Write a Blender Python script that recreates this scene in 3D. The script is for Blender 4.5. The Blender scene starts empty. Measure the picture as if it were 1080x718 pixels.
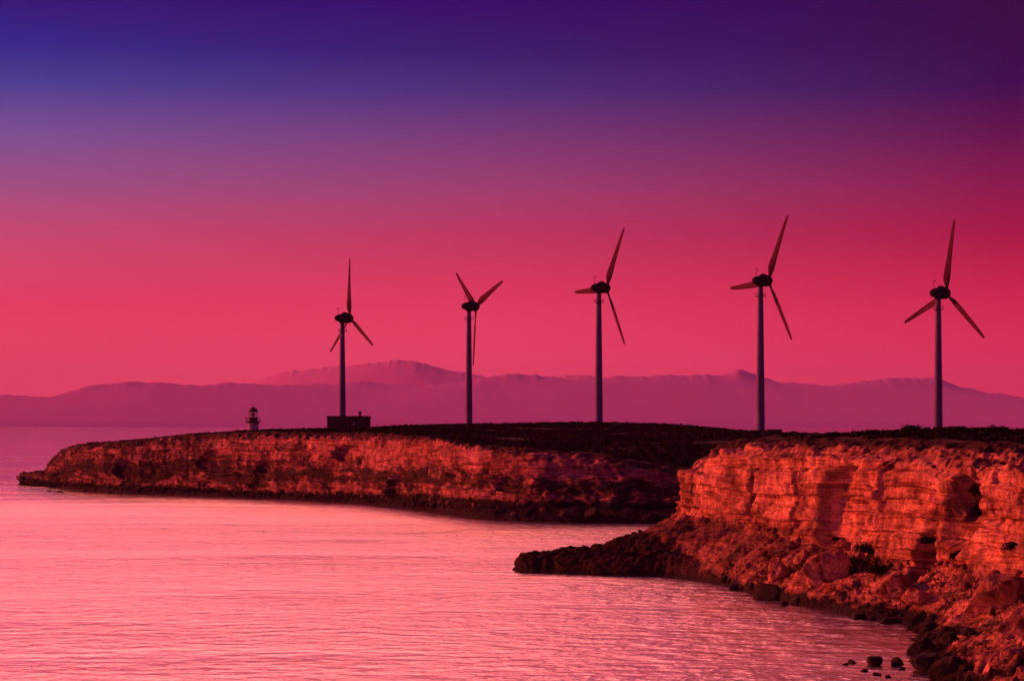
import bpy, bmesh, math, random
import numpy as np
from mathutils import Vector, Matrix
from mathutils.bvhtree import BVHTree

rng = np.random.default_rng(7)
random.seed(7)
sc = bpy.context.scene
COL = sc.collection

# ------------------------------------------------------------------ measures
F = 2436.0          # focal length in pixels of the 1080 px wide photograph
HC = 20.0           # height of the camera over the water
HZ = 447.0          # row of the horizon
def at(px, py, Y):
    return Vector(((px - 540) * Y / F, Y, HC + (HZ - py) * Y / F))

# ------------------------------------------------------------------ noise
def _hash(ix, iy, iz, seed):
    h = (ix * 374761393 + iy * 668265263 + iz * 2147483647 + seed * 1274126177) & 0xFFFFFFFF
    h = ((h ^ (h >> 13)) * 1274126177) & 0xFFFFFFFF
    h = ((h ^ (h >> 16)) * 2246822519) & 0xFFFFFFFF
    return ((h ^ (h >> 15)) & 0xFFFFFF) / float(0xFFFFFF)
def vnoise(x, y, z, seed=0):
    x, y, z = np.broadcast_arrays(np.asarray(x, float), np.asarray(y, float), np.asarray(z, float))
    fx, fy, fz = np.floor(x), np.floor(y), np.floor(z)
    ix, iy, iz = fx.astype(np.int64), fy.astype(np.int64), fz.astype(np.int64)
    u, v, w = x - fx, y - fy, z - fz
    u = u*u*u*(u*(u*6-15)+10); v = v*v*v*(v*(v*6-15)+10); w = w*w*w*(w*(w*6-15)+10)
    r = 0
    for dx in (0, 1):
        for dy in (0, 1):
            for dz in (0, 1):
                r = r + _hash(ix+dx, iy+dy, iz+dz, seed) * (u if dx else 1-u) * (v if dy else 1-v) * (w if dz else 1-w)
    return r * 2 - 1
def fbm(x, y, z, oct=4, seed=0, gain=.5):
    a, s, r = 1.0, 1.0, 0
    for k in range(oct):
        r = r + a * vnoise(x*s + 13.7*k, y*s - 7.1*k, z*s + 3.3*k, seed + k)
        a *= gain; s *= 2.03
    return r
def ridged(x, y, z, oct=4, seed=0):
    a, s, r = 1.0, 1.0, 0
    for k in range(oct):
        r = r + a * (1 - np.abs(vnoise(x*s + 5.1*k, y*s, z*s - 9.2*k, seed + k)) * 2)
        a *= .5; s *= 2.1
    return r
def sstep(a, b, x):
    t = np.clip((x - a) / (b - a), 0, 1)
    return t*t*(3 - 2*t)

# ------------------------------------------------------------------ object helpers
def link(o, parent=None):
    COL.objects.link(o)
    if parent: o.parent = parent
    return o
def mesh_np(name, V, faces, mat, parent=None, smooth=True):
    """faces: (n,k) int array"""
    V = np.asarray(V, np.float32); faces = np.asarray(faces, np.int32)
    me = bpy.data.meshes.new(name)
    n, k = faces.shape
    me.vertices.add(len(V)); me.vertices.foreach_set('co', V.ravel())
    me.loops.add(n*k); me.loops.foreach_set('vertex_index', faces.ravel())
    me.polygons.add(n); me.polygons.foreach_set('loop_start', np.arange(0, n*k, k, dtype=np.int32))
    me.update(calc_edges=True)
    if smooth: me.polygons.foreach_set('use_smooth', np.ones(n, bool))
    me.validate()
    if mat: me.materials.append(mat)
    return link(bpy.data.objects.new(name, me), parent)
def obj(name, bm, mat, parent=None, smooth=False):
    me = bpy.data.meshes.new(name)
    bmesh.ops.recalc_face_normals(bm, faces=bm.faces)
    if smooth:
        for f in bm.faces: f.smooth = True
    bm.to_mesh(me); bm.free()
    me.materials.append(mat)
    return link(bpy.data.objects.new(name, me), parent)
def tag(o, label=None, cat=None, group=None, kind=None):
    if label: o['label'] = label
    if cat: o['category'] = cat
    if group: o['group'] = group
    if kind: o['kind'] = kind
    return o
def thing(name, label, cat, loc, group=None, rz=0):
    o = bpy.data.objects.new(name, None); o.empty_display_size = 1
    o.location = loc; o.rotation_euler = (0, 0, rz)
    return tag(link(o), label, cat, group)
def lathe(bm, prof, n=32, cx=0, cy=0):
    rings = []
    for r, z in prof:
        rings.append([bm.verts.new((cx + r*math.cos(2*math.pi*i/n), cy + r*math.sin(2*math.pi*i/n), z)) for i in range(n)])
    for a, b in zip(rings[:-1], rings[1:]):
        for i in range(n):
            bm.faces.new((a[i], a[(i+1) % n], b[(i+1) % n], b[i]))
    bm.faces.new(rings[0][::-1]); bm.faces.new(rings[-1])
    return bm
def box(bm, x0, x1, y0, y1, z0, z1, bev=0):
    m = Matrix.Translation(((x0+x1)/2, (y0+y1)/2, (z0+z1)/2)) @ Matrix.Diagonal((x1-x0, y1-y0, z1-z0, 1))
    r = bmesh.ops.create_cube(bm, size=1, matrix=m)
    if bev:
        es = list({e for v in r['verts'] for e in v.link_edges})
        bmesh.ops.bevel(bm, geom=es, offset=bev, segments=2, affect='EDGES', profile=.5)
    return bm
def rod(bm, a, b, r, n=8):
    a, b = Vector(a), Vector(b); d = b - a
    q = d.to_track_quat('Z', 'Y').to_matrix().to_4x4()
    bmesh.ops.create_cone(bm, cap_ends=True, segments=n, radius1=r, radius2=r, depth=d.length,
                          matrix=Matrix.Translation((a+b)/2) @ q)
    return bm

# ------------------------------------------------------------------ materials
def new_mat(name):
    m = bpy.data.materials.new(name); m.use_nodes = True
    nt = m.node_tree
    return m, nt, nt.nodes['Principled BSDF'], nt.nodes['Material Output']
def N(nt, typ, **kw):
    n = nt.nodes.new(typ)
    for k, v in kw.items(): setattr(n, k, v)
    return n
def setin(n, **kw):
    for k, v in kw.items(): n.inputs[k.replace('_', ' ')].default_value = v
    return n
def math_(nt, op, a, b=None, c=None):
    n = N(nt, 'ShaderNodeMath', operation=op)
    for i, x in enumerate((a, b, c)):
        if x is None: continue
        if isinstance(x, (int, float)): n.inputs[i].default_value = x
        else: nt.links.new(x, n.inputs[i])
    return n.outputs[0]
def ramp(nt, fac, stops, interp='LINEAR'):
    r = N(nt, 'ShaderNodeValToRGB'); cr = r.color_ramp; cr.interpolation = interp
    while len(cr.elements) < len(stops): cr.elements.new(.5)
    for e, (p, c) in zip(cr.elements, stops):
        e.position = p; e.color = (*c, 1) if len(c) == 3 else c
    nt.links.new(fac, r.inputs[0])
    return r.outputs[0]
def mixc(nt, fac, a, b, mode='MIX'):
    n = N(nt, 'ShaderNodeMix', data_type='RGBA', blend_type=mode)
    for i, x in ((0, fac), (6, a), (7, b)):
        if isinstance(x, (int, float)): n.inputs[i].default_value = x
        elif isinstance(x, tuple): n.inputs[i].default_value = (*x, 1)
        else: nt.links.new(x, n.inputs[i])
    return n.outputs[2]
def noise(nt, vec, scale, detail=4, rough=.55, dim='3D'):
    n = N(nt, 'ShaderNodeTexNoise', noise_dimensions=dim)
    setin(n, Scale=scale, Detail=detail, Roughness=rough)
    nt.links.new(vec, n.inputs['Vector'])
    return n.outputs['Fac']
def mapping(nt, vec, scale=(1, 1, 1), rot=(0, 0, 0)):
    m = N(nt, 'ShaderNodeMapping'); m.inputs['Scale'].default_value = scale; m.inputs['Rotation'].default_value = rot
    nt.links.new(vec, m.inputs['Vector']); return m.outputs[0]
def bump(nt, h, strength, dist, normal=None):
    b = N(nt, 'ShaderNodeBump'); b.inputs['Strength'].default_value = strength; b.inputs['Distance'].default_value = dist
    nt.links.new(h, b.inputs['Height'])
    if normal: nt.links.new(normal, b.inputs['Normal'])
    return b.outputs[0]

def rock_material(name, dark=1.0, strata=True):
    m, nt, p, out = new_mat(name)
    geo = N(nt, 'ShaderNodeNewGeometry'); pos = geo.outputs['Position']
    wsep = N(nt, 'ShaderNodeSeparateXYZ'); nt.links.new(pos, wsep.inputs[0])
    if not strata: pos = N(nt, 'ShaderNodeTexCoord').outputs['Object']
    sep = N(nt, 'ShaderNodeSeparateXYZ'); nt.links.new(pos, sep.inputs[0])
    warp = noise(nt, pos, .07, 4, .5)
    z = math_(nt, 'ADD', sep.outputs[2], math_(nt, 'MULTIPLY', warp, 1.3))
    zz = N(nt, 'ShaderNodeCombineXYZ'); nt.links.new(z, zz.inputs[2])
    sx = math_(nt, 'MULTIPLY', sep.outputs[0], .05); nt.links.new(sx, zz.inputs[0])
    sy = math_(nt, 'MULTIPLY', sep.outputs[1], .05); nt.links.new(sy, zz.inputs[1])
    lay = noise(nt, zz.outputs[0] if strata else pos, 1.5 if strata else .5, 5, .65)
    c = ramp(nt, lay, [(.28, (.17*dark, .06*dark, .03*dark)), (.40, (.34*dark, .14*dark, .06*dark)),
                       (.50, (.68*dark, .40*dark, .24*dark)), (.58, (.40*dark, .18*dark, .10*dark)), (.72, (.78*dark, .54*dark, .38*dark))])
    zt = N(nt, 'ShaderNodeCombineXYZ'); nt.links.new(math_(nt, 'MULTIPLY', z, 2.2), zt.inputs[2]); nt.links.new(math_(nt, 'MULTIPLY', sx, 2.0), zt.inputs[0]); nt.links.new(math_(nt, 'MULTIPLY', sy, 2.0), zt.inputs[1])
    thin = noise(nt, zt.outputs[0], 2.0, 4, .7)
    bedmask = ramp(nt, noise(nt, mapping(nt, pos, (1, 1, 2.2)), .13, 4, .6), [(.38, (.08, .08, .08)), (.6, (.9, .9, .9))])
    c = mixc(nt, bedmask if strata else .15, c, ramp(nt, thin, [(.36, (.38, .32, .3)), (.46, (1, 1, 1)), (.6, (1.15, 1.15, 1.15)), (.72, (1.4, 1.5, 1.6))]), 'MULTIPLY')
    mott = noise(nt, pos, .55, 6, .65)
    c = mixc(nt, 1.0, c, ramp(nt, mott, [(.3, (.45, .42, .42)), (.5, (.9, .9, .9)), (.66, (1.45, 1.4, 1.32))]), 'MULTIPLY')
    broad = noise(nt, mapping(nt, pos, (1, 1, 1.8)), .11, 3, .6)
    c = mixc(nt, 1.0, c, ramp(nt, broad, [(.34, (.40, .36, .36)), (.5, (.95, .92, .9)), (.64, (1.2, 1.25, 1.3))]), 'MULTIPLY')
    fine = noise(nt, pos, 3.5, 5, .7)
    c = mixc(nt, .8, c, ramp(nt, fine, [(.3, (.5, .48, .46)), (.55, (1, 1, 1)), (.72, (1.35, 1.3, 1.22))]), 'MULTIPLY')
    # rain streaks down the face
    st = noise(nt, mapping(nt, pos, (1.1, 1.1, .12)), 1.0, 4, .6)
    c = mixc(nt, .55, c, ramp(nt, st, [(.36, (.5, .45, .42)), (.5, (1, 1, 1))]), 'MULTIPLY')
    # dark low plants holding on to ledges and gullies
    veg = noise(nt, mapping(nt, pos, (.7, .7, 2.0)), .2, 8, .72)
    nz = N(nt, 'ShaderNodeSeparateXYZ'); nt.links.new(geo.outputs['Normal'], nz.inputs[0])
    vv = math_(nt, 'ADD', veg, math_(nt, 'MULTIPLY', nz.outputs[2], .07))
    if strata:
        va = N(nt, 'ShaderNodeAttribute', attribute_name='veg')
        vv = math_(nt, 'ADD', vv, va.outputs['Fac'])
    vm = ramp(nt, vv, [(.56, (0, 0, 0)), (.68, (.92, .92, .92))])
    c = mixc(nt, vm, c, (.022*dark, .022*dark, .013*dark))
    # wet, weed-black foot
    wet = math_(nt, 'ADD', wsep.outputs[2], math_(nt, 'MULTIPLY', noise(nt, pos, .35, 4), -3.0))
    if strata:
        wa = N(nt, 'ShaderNodeAttribute', attribute_name='weed')
        wet = math_(nt, 'SUBTRACT', wet, wa.outputs['Fac'])
    wm = ramp(nt, math_(nt, 'MULTIPLY_ADD', wet, .25, .5), [(.42, (1, 1, 1)), (.62, (0, 0, 0))])
    c = mixc(nt, wm, c, (.018, .014, .012))
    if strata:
        ta = N(nt, 'ShaderNodeAttribute', attribute_name='shade_tint')
        c = mixc(nt, ta.outputs['Fac'], c, mixc(nt, 1.0, c, (.70, .62, .95), 'MULTIPLY'))  # purple shade of the far cliff put into its rock colour
        at_ = N(nt, 'ShaderNodeAttribute', attribute_name='soil')
        sm = ramp(nt, math_(nt, 'ADD', at_.outputs['Fac'], math_(nt, 'MULTIPLY_ADD', mott, .7, -.35)), [(.35, (0, 0, 0)), (.6, (1, 1, 1))])
        c = mixc(nt, sm, c, mixc(nt, ramp(nt, fine, [(.4, (0, 0, 0)), (.6, (1, 1, 1))]), (.025, .02, .013), (.10, .05, .03)))
    nt.links.new(c, p.inputs['Base Color'])
    setin(p, Roughness=.92); p.inputs['Specular IOR Level'].default_value = .15
    h = math_(nt, 'ADD', math_(nt, 'MULTIPLY', noise(nt, pos, 2.2, 7, .6), .6), math_(nt, 'MULTIPLY_ADD', thin, .9 if strata else .2, math_(nt, 'MULTIPLY', lay, .6)))
    nt.links.new(bump(nt, h, 1.0, .38), p.inputs['Normal'])
    return m
M_ROCK = rock_material('layered_sandstone', 1.18)
M_BOULDER = rock_material('weathered_boulder', 1.0, strata=False)
def seaweed_rock():
    m, nt, p, out = new_mat('wet_black_rock')
    pos = N(nt, 'ShaderNodeNewGeometry').outputs['Position']
    nt.links.new(ramp(nt, noise(nt, pos, 2, 5), [(.3, (.008, .007, .006)), (.7, (.03, .022, .018))]), p.inputs['Base Color'])
    setin(p, Roughness=.75); p.inputs['Specular IOR Level'].default_value = .2
    nt.links.new(bump(nt, noise(nt, pos, 3, 6), .8, .2), p.inputs['Normal'])
    return m
M_WET = seaweed_rock()
def scrub_mat(name, a, b):
    m, nt, p, out = new_mat(name)
    pos = N(nt, 'ShaderNodeNewGeometry').outputs['Position']
    nt.links.new(ramp(nt, noise(nt, pos, .35, 5, .7), [(.3, a), (.7, b)]), p.inputs['Base Color'])
    setin(p, Roughness=.9); p.inputs['Specular IOR Level'].default_value = .1
    return m
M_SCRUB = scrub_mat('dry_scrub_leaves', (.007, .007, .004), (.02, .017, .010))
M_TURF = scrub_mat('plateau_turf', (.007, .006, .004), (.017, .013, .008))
def plain(name, col, rough=.6, var=.25, scale=1.5, spec=.3):
    m, nt, p, out = new_mat(name)
    pos = N(nt, 'ShaderNodeNewGeometry').outputs['Position']
    lo = tuple(x*(1-var) for x in col); hi = tuple(min(1, x*(1+var)) for x in col)
    nt.links.new(ramp(nt, noise(nt, mapping(nt, pos, (1, 1, .25)), scale, 5), [(.3, lo), (.7, hi)]), p.inputs['Base Color'])
    setin(p, Roughness=rough); p.inputs['Specular IOR Level'].default_value = spec
    return m
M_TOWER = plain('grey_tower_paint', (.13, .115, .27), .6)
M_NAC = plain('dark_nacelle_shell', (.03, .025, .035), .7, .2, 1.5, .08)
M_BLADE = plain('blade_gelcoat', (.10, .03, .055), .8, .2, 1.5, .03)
M_STEEL = plain('dark_steel', (.03, .03, .035), .5)
M_WHITEWASH = plain('weathered_whitewash', (.5, .5, .56), .85, .3, .8)
M_LEAD = plain('lead_sheet', (.05, .05, .055), .6)
M_STONE = plain('brown_hut_stone', (.07, .05, .042), .9, .45, 1.2)
M_SLAB = plain('hut_roof_concrete', (.05, .042, .04), .9)
M_DOOR = plain('weathered_door', (.03, .02, .018), .7)
M_CONC = plain('pale_concrete', (.45, .43, .4), .85)
def glass():
    m, nt, p, out = new_mat('lantern_glass')
    setin(p, Roughness=.03, IOR=1.01); p.inputs['Transmission Weight'].default_value = 1.0
    p.inputs['Base Color'].default_value = (.9, .9, .9, 1)
    return m
M_GLASS = glass()
M_PANE = plain('salt_dulled_pane', (.3, .3, .32), .35, .1, 1, .5)

# ------------------------------------------------------------------ the coast: stations of (W, E, M, B, T, R)
ST = []
def p3(x, y, z): return (x, y, z)
def hid(W, E, M, B, T, R): ST.append([(*W, 0.0), E, M, B, T, R])
hid((170, 940), (169, 936, 1), (167, 930, 2), (165, 924, 3), (160, 915, 8), (155, 905, 9))
hid((40, 905), (40, 901, 1), (41, 896, 2), (42, 890, 3), (44, 880, 8), (46, 872, 9))
hid((-70, 858), (-68, 855, 1), (-66, 850, 2), (-63, 846, 3), (-58, 838, 8), (-54, 830, 10))
hid((-135, 805), (-133, 803, 1), (-131, 801, 1.6), (-129, 799, 2.2), (-124, 793, 6), (-119, 787, 9))
hid((-158, 770), (-157, 769, .8), (-155, 768, 1.3), (-153, 767, 1.6), (-149, 766, 4), (-144, 764, 6))
far = [(22, 512, 508, 501, 499.5), (46, 513.5, 508, 498, 496), (52, 513.8, 508, 492, 488), (60, 514, 508.5, 485, 479), (67, 514.5, 509, 478, 473), (84, 516, 509, 473, 468),
       (130, 519, 511, 472, 466), (165, 520, 512, 468, 461), (210, 522, 514, 465, 458.5), (267, 525, 517, 462, 455.5),
       (320, 528, 519, 462, 456.5), (370, 531, 522, 463, 457), (400, 534, 525, 463, 457), (450, 540, 528, 467, 461),
       (500, 547, 530, 474, 469), (550, 550, 532, 478, 473), (600, 551, 533, 483, 478), (650, 552, 533, 489, 484),
       (690, 552, 533, 495, 490), (718, 552, 534, 500, 496), (740, 551, 535, 504, 500)]
for px, w, b, t, r in far:
    Y = HC * F / (w - HZ)
    W = at(px, w, Y); B = at(px, b, Y + 8); T = at(px, t, Y + 18); R = at(px, r, Y + 26)
    E = W.lerp(B, .25); E.z = B.z * .45
    M = W.lerp(B, .7); M.z = B.z * .75
    ST.append([tuple(W), tuple(E), tuple(M), tuple(B), tuple(T), tuple(R)])
N_FAR = len(ST)
hid((37, 432), (37.8, 432, 1.5), (39.5, 432, 3), (42, 432, 4.5), (46, 434, 10), (56, 438, 13))
hid((31, 388), (32, 388, 1.5), (35, 388, 3), (38, 388, 5), (43, 388, 12), (52, 391, 15))
hid((17, 350), (18, 349, 1.5), (20.5, 346, 3.6), (25, 342, 7), (25.4, 341, 12.6), (33, 342, 16.6))
hid((8, 329), (8.5, 328.4, 2.4), (16.5, 329.0, 3.3), (24.2, 332, 7), (24.2, 332, 13), (31, 335, 17.2))
hid((1.0, 319.5), (1.3, 319.0, 2.3), (12.5, 320, 2.9), (24.3, 326, 7), (24.0, 326, 13.2), (31.5, 328, 17.5))
hid((1.1, 312.6), (1.4, 313.0, 2.3), (12.8, 315, 2.9), (24.8, 321, 7), (24.6, 322, 13.4), (32, 324, 17.6))
hid((10, 306.5), (10.4, 307.6, 1.9), (16.3, 311, 3.0), (25.5, 317, 7), (25.8, 318.5, 14), (33, 321, 17.6))
hid((15, 304), (15.6, 305, 1.6), (20, 309, 3.6), (26.6, 313, 7), (27, 315, 15), (34, 318, 17.7))
hid((20, 302), (20.6, 303, 1.5), (23.2, 305, 3.5), (28.2, 308, 7.2), (28.8, 310.5, 15.8), (35, 315, 17.8))
hid((26, 286), (26.5, 287, 1.2), (28.2, 290, 3.6), (31.2, 296, 7), (32, 299, 16.2), (38, 305, 17.9))
hid((28.7, 269), (29.3, 270, 1.3), (31, 274, 3.0), (34.6, 281, 5.6), (35, 284, 16.2), (41, 290, 17.8))
hid((32, 252), (32.7, 253, 1.6), (35, 257, 2.9), (38.7, 265.5, 4.6), (38.5, 269, 16.1), (44, 275, 17.8))
hid((35.6, 237.6), (36.2, 238.5, 1), (38, 243, 2.4), (41.2, 252.6, 4.3), (42, 256, 15.9), (47.5, 262, 17.6))
hid((38.3, 229), (39.5, 230, .7), (41.5, 234, 2.5), (44.2, 242.6, 4.7), (45, 246, 15.7), (50.5, 252, 17.6))
hid((34.4, 200.5), (36.2, 202, .6), (42, 212, 2.9), (47.2, 228.6, 5.8), (48.5, 233, 15.6), (54, 240, 17.5))
hid((32, 180), (34.2, 181, .7), (42, 190, 3.3), (50.2, 214.8, 6.8), (52, 220, 15.6), (57.5, 227, 17.5))
hid((31, 163), (33.5, 164, .8), (42, 172, 4.5), (52, 198, 9), (55, 205, 15.6), (61, 211, 17.5))
hid((30, 140), (33, 141, 1), (44, 148, 5), (56, 170, 9.5), (60, 178, 16), (66, 184, 17.5))
hid((33, 108), (36, 108, 1), (47, 115, 5), (60, 130, 9.5), (65, 137, 16), (72, 142, 17.5))
ST = np.array(ST)                                   # (n, 6, 3)

def dense_columns():
    w = np.diff(ST.mean(axis=1)[:, :2], axis=0)
    seg = np.hypot(np.diff(ST[:, 0, 0]), np.diff(ST[:, 0, 1])) * .5 + np.hypot(w[:, 0], w[:, 1]) * .5
    out = []
    n = len(ST)
    for i in range(n - 1):
        if i < 4: step = 4.0
        elif i < N_FAR - 1: step = .38
        elif i < N_FAR + 1: step = .8
        elif i > n - 4: step = .6
        else: step = .17
        k = max(2, int(seg[i] / step))
        p0, p1, p2, p3_ = ST[max(i-1, 0)], ST[i], ST[i+1], ST[min(i+2, n-1)]
        t = (np.arange(k) / k)[:, None, None]
        # Catmull-Rom with softened tangents
        m1 = (p2 - p0) * .42; m2 = (p3_ - p1) * .42
        L = np.linalg.norm(p2 - p1, axis=-1, keepdims=True) * 1.2
        for m in (m1, m2):
            l = np.linalg.norm(m, axis=-1, keepdims=True) + 1e-9
            m *= np.minimum(1, L / l)
        h = (2*t**3 - 3*t**2 + 1)*p1 + (t**3 - 2*t**2 + t)*m1 + (-2*t**3 + 3*t**2)*p2 + (t**3 - t**2)*m2
        out.append(h)
    return np.concatenate(out + [ST[-1:]])
CO = dense_columns()                                # (n, 6, 3)
W0 = CO[:, 0].copy(); d = CO[:, 1] - CO[:, 0]; d[:, 2] = 0
d /= np.linalg.norm(d, axis=1, keepdims=True) + 1e-9
W0 = CO[:, 0] - d * 2.0; W0[:, 2] = -2.5
inl = CO[:, 5] - CO[:, 4]; inl[:, 2] = 0
inl /= np.linalg.norm(inl, axis=1, keepdims=True) + 1e-9

# ---- plateau height by radial interpolation of control points
ctl = []
for i in range(0, len(CO), 25): ctl.append(tuple(CO[i, 5]))
def cp(px, py, Y): ctl.append(tuple(at(px, py, Y)))
def cz(px, Y, z): ctl.append(((px - 540) * Y / F, Y, z))
TURB = [  # tower px, distance, hub row, rotor angle
    (361, 778, 335.5, -2), (494.5, 791, 323, 188), (631.5, 710, 303.5, 29.5), (802, 664, 296, 27), (989.5, 638, 309, 9)]
TOWER = 44.0
BASES = []
for px, Y, hy, th in TURB:
    z = HC + (HZ - hy) * Y / F - TOWER
    BASES.append(Vector(((px - 540) * Y / F, Y, z))); ctl.append(tuple(BASES[-1]))
cp(210, 460, 705); cp(267, 455.5, 690); cp(310, 455, 690); cp(368, 453.6, 650); cp(345, 454, 652); cp(395, 453.5, 648); cp(368, 454, 675)
cp(420, 450.5, 690); cp(450, 450, 700); cp(490, 449, 715); cp(560, 448.5, 690); cp(630, 446.8, 672); cp(700, 448.5, 665); cp(745, 452.5, 650)
cp(780, 457, 640); cp(850, 458, 640); cp(818, 457, 620); cz(800, 500, 15.5); cz(900, 480, 15); cz(1000, 480, 14.5)
cp(790, 460, 335); cp(830, 459, 325); cp(900, 458, 297); cp(960, 456, 283); cp(1010, 456, 277); cp(1080, 457.5, 268); cp(1160, 457, 268); cp(1300, 457, 240)
cz(850, 390, 17.3); cz(950, 360, 17.3); cz(1080, 340, 17.3); cz(1200, 420, 16)
cz(1080, 600, 12.5); cz(1300, 600, 13); cz(1400, 300, 18); cz(600, 860, 10); cz(1000, 880, 8); cz(1300, 900, 9); cz(1450, 640, 12)
ctl = np.array(ctl)
K = np.hypot(ctl[:, None, 0] - ctl[None, :, 0], ctl[:, None, 1] - ctl[None, :, 1])
A = np.linalg.solve(K + np.eye(len(ctl)) * .05, ctl[:, 2] - 15.0)
def H(x, y):
    x, y = np.asarray(x, float), np.asarray(y, float); s = x.shape
    x, y = x.ravel(), y.ravel(); r = np.empty(len(x))
    for i in range(0, len(x), 20000):
        r[i:i+20000] = np.hypot(x[i:i+20000, None] - ctl[None, :, 0], y[i:i+20000, None] - ctl[None, :, 1]) @ A
    return (r + 15.0).reshape(s)

I1 = CO[:, 5] + inl * 6.0
I1[:, 2] = H(I1[:, 0], I1[:, 1]) - .05
I2 = CO[:, 5] + inl * 9.0
I2[:, 2] = H(I2[:, 0], I2[:, 1]) - 1.2
LINES = [W0, CO[:, 0], CO[:, 1], CO[:, 2], CO[:, 3], CO[:, 4], CO[:, 5], I1, I2]
ROWS = [3, 8, 24, 26, 72, 26, 12, 3]
rows, tpar = [], []
for li, n in enumerate(ROWS):
    for k in range(n):
        u = k / n
        rows.append(LINES[li] * (1 - u) + LINES[li+1] * u); tpar.append(li + u)
rows.append(LINES[-1]); tpar.append(len(ROWS))
G = np.stack(rows)                                  # (rows, cols, 3)
tp = np.array(tpar)[:, None] * np.ones((1, G.shape[1]))
# soften the profile kinks
for _ in range(3):
    G[1:-1] = G[1:-1] * .5 + (G[:-2] + G[2:]) * .25
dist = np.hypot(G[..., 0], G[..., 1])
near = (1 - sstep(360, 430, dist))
# normals
du = np.gradient(G, axis=1); dv = np.gradient(G, axis=0)
nrm = np.cross(dv, du); nrm /= np.linalg.norm(nrm, axis=-1, keepdims=True) + 1e-9
flip = np.sign((nrm[..., :2] * (-inl[None, :, :2])).sum(-1) + nrm[..., 2] * .3); flip[flip == 0] = 1
nrm *= flip[..., None]
x, y, z = G[..., 0], G[..., 1], G[..., 2]
cliff = sstep(3.7, 4.1, tp) * (1 - sstep(5.2, 6.0, tp))
talus = sstep(.9, 1.6, tp) * (1 - sstep(3.8, 4.2, tp))
keep = sstep(.2, 1.0, tp) * (1 - sstep(6.0, 6.6, tp))
zw = z + .6 * fbm(x*.05, y*.05, z*.05, 3, 11)
beds = fbm(x*.012, y*.012, zw*.75, 4, 21, .6)                       # horizontal beds
ledge = np.tanh(beds * 3.0)
gul = ridged(x*.10, y*.10, z*.022, 4, 31) - .9                      # upright gullies and buttresses
rough = fbm(x*.42, y*.42, z*.55, 5, 41, .55)
blocks = ridged(x*.36, y*.36, z*.36, 4, 51) - .8
big = fbm(x*.045, y*.045, z*.03, 3, 61)
amp = .75 + .25 * near
flute = ridged(x*.33, y*.33, z*.05, 4, 33) - .9
crag = fbm(x*1.1, y*1.1, z*1.5, 4, 43, .6)
arc = np.concatenate([[0], np.cumsum(np.hypot(*np.diff(CO[:, 3, :2], axis=0).T))])[None, :] * np.ones_like(z)
def masonry(bed, blk, seed, wob):
    zq = (z + wob*fbm(arc*.05, z*.05, 0, 3, seed) + .25*bed*vnoise(arc*.4, 0, z*.3, seed+1)) / bed
    b = np.floor(zq); fz = zq - b
    wd_ = blk * (.6 + 1.2*_hash(b.astype(np.int64), 0*b.astype(np.int64), 0*b.astype(np.int64) + 5, seed))
    aq = arc / wd_ + 17.3*_hash(b.astype(np.int64), 0*b.astype(np.int64) + 3, 0*b.astype(np.int64), seed) + .22*vnoise(arc*.5, z*.8, 0, seed+2)
    a = np.floor(aq); fa = aq - a
    v = _hash(a.astype(np.int64), b.astype(np.int64), 0*a.astype(np.int64), seed + 9)
    t = _hash(a.astype(np.int64), b.astype(np.int64), 0*a.astype(np.int64), seed + 19) - .5
    crack = np.minimum(np.minimum(fz, 1 - fz)*bed, np.minimum(fa, 1 - fa)*wd_)
    return v - .5 + t*(fa - .5)*.8, np.exp(-(crack/.11)**2)
m1, k1 = masonry(1.5, 2.6, 301, 1.2); m2, k2 = masonry(.55, 1.3, 311, .8); m3, k3 = masonry(2.6, 6.0, 321, 1.5)
mk = .35 + .65*sstep(-.25, .35, fbm(arc*.07, z*.16, 0, 3, 331))
joint = mk*(.62*m1 + .26*m2 - .2*k1 - .09*k2)*near + (1 - near)*mk*(.85*m3 + .5*m1 - .25*k3)
disp = cliff * joint + cliff * ((1 - near)*(.8*big + .4*gul + .25*flute + .5*ledge + .15*rough + .1*crag) + near*(.7*big + .36*gul + .16*flute + .34*ledge + .10*rough + .07*crag))
rub = ridged(x*.8 + .4*rough, y*.8, z*.8 + .4*rough, 4, 53) - .9
disp += talus * (.5*big + (.10 + .3*sstep(-.1, .5, fbm(x*.09, y*.09, z*.09, 3, 57)))*(blocks + rub) + .28*rough + .15*crag) * (.55 + .45*sstep(1.0, 2.5, tp))
disp += sstep(5.0, 5.5, tp) * (1 - sstep(6.2, 6.8, tp)) * (.45*rough + .3*blocks)
# scooped alcove and its overhang
def gouge(px, py, Y, rx, ry, depth, power=2.0):
    c = at(px, py, Y)
    ux = (x - c.x)*.28 - (y - c.y)*.96                               # along the face
    q = (np.abs(ux)/rx)**power + (np.abs(z - c.z)/ry)**power + (np.hypot(x-c.x, y-c.y)/25)**8
    return -depth * (1 - sstep(.55, 1.0, q))
disp += cliff * gouge(872, 540, 268, 7.5, 6.2, 2.6)
for gx_, gy_, gY, rx_, ry_, dp_ in ((118, 492, 690, 7, 3.2, 2.6), (205, 484, 660, 6, 3.0, 2.2), (270, 490, 632, 5, 2.4, 1.6), (350, 476, 598, 8, 2.6, 2.2), (428, 512, 560, 7, 3.4, 2.4), (520, 500, 515, 10, 2.0, 1.6), (610, 508, 490, 9, 2.2, 1.8)):
    disp += (cliff + .3*talus) * gouge(gx_, gy_, gY, rx_, ry_, dp_)
disp += (cliff + .4*talus) * gouge(1035, 540, 238, 5.0, 4.0, 1.6)
disp += cliff * gouge(1040, 524, 240, 2.0, 2.6, 2.0)
disp += (cliff + .5*talus) * gouge(1006, 590, 244, 1.0, 2.6, 1.8)
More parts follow.
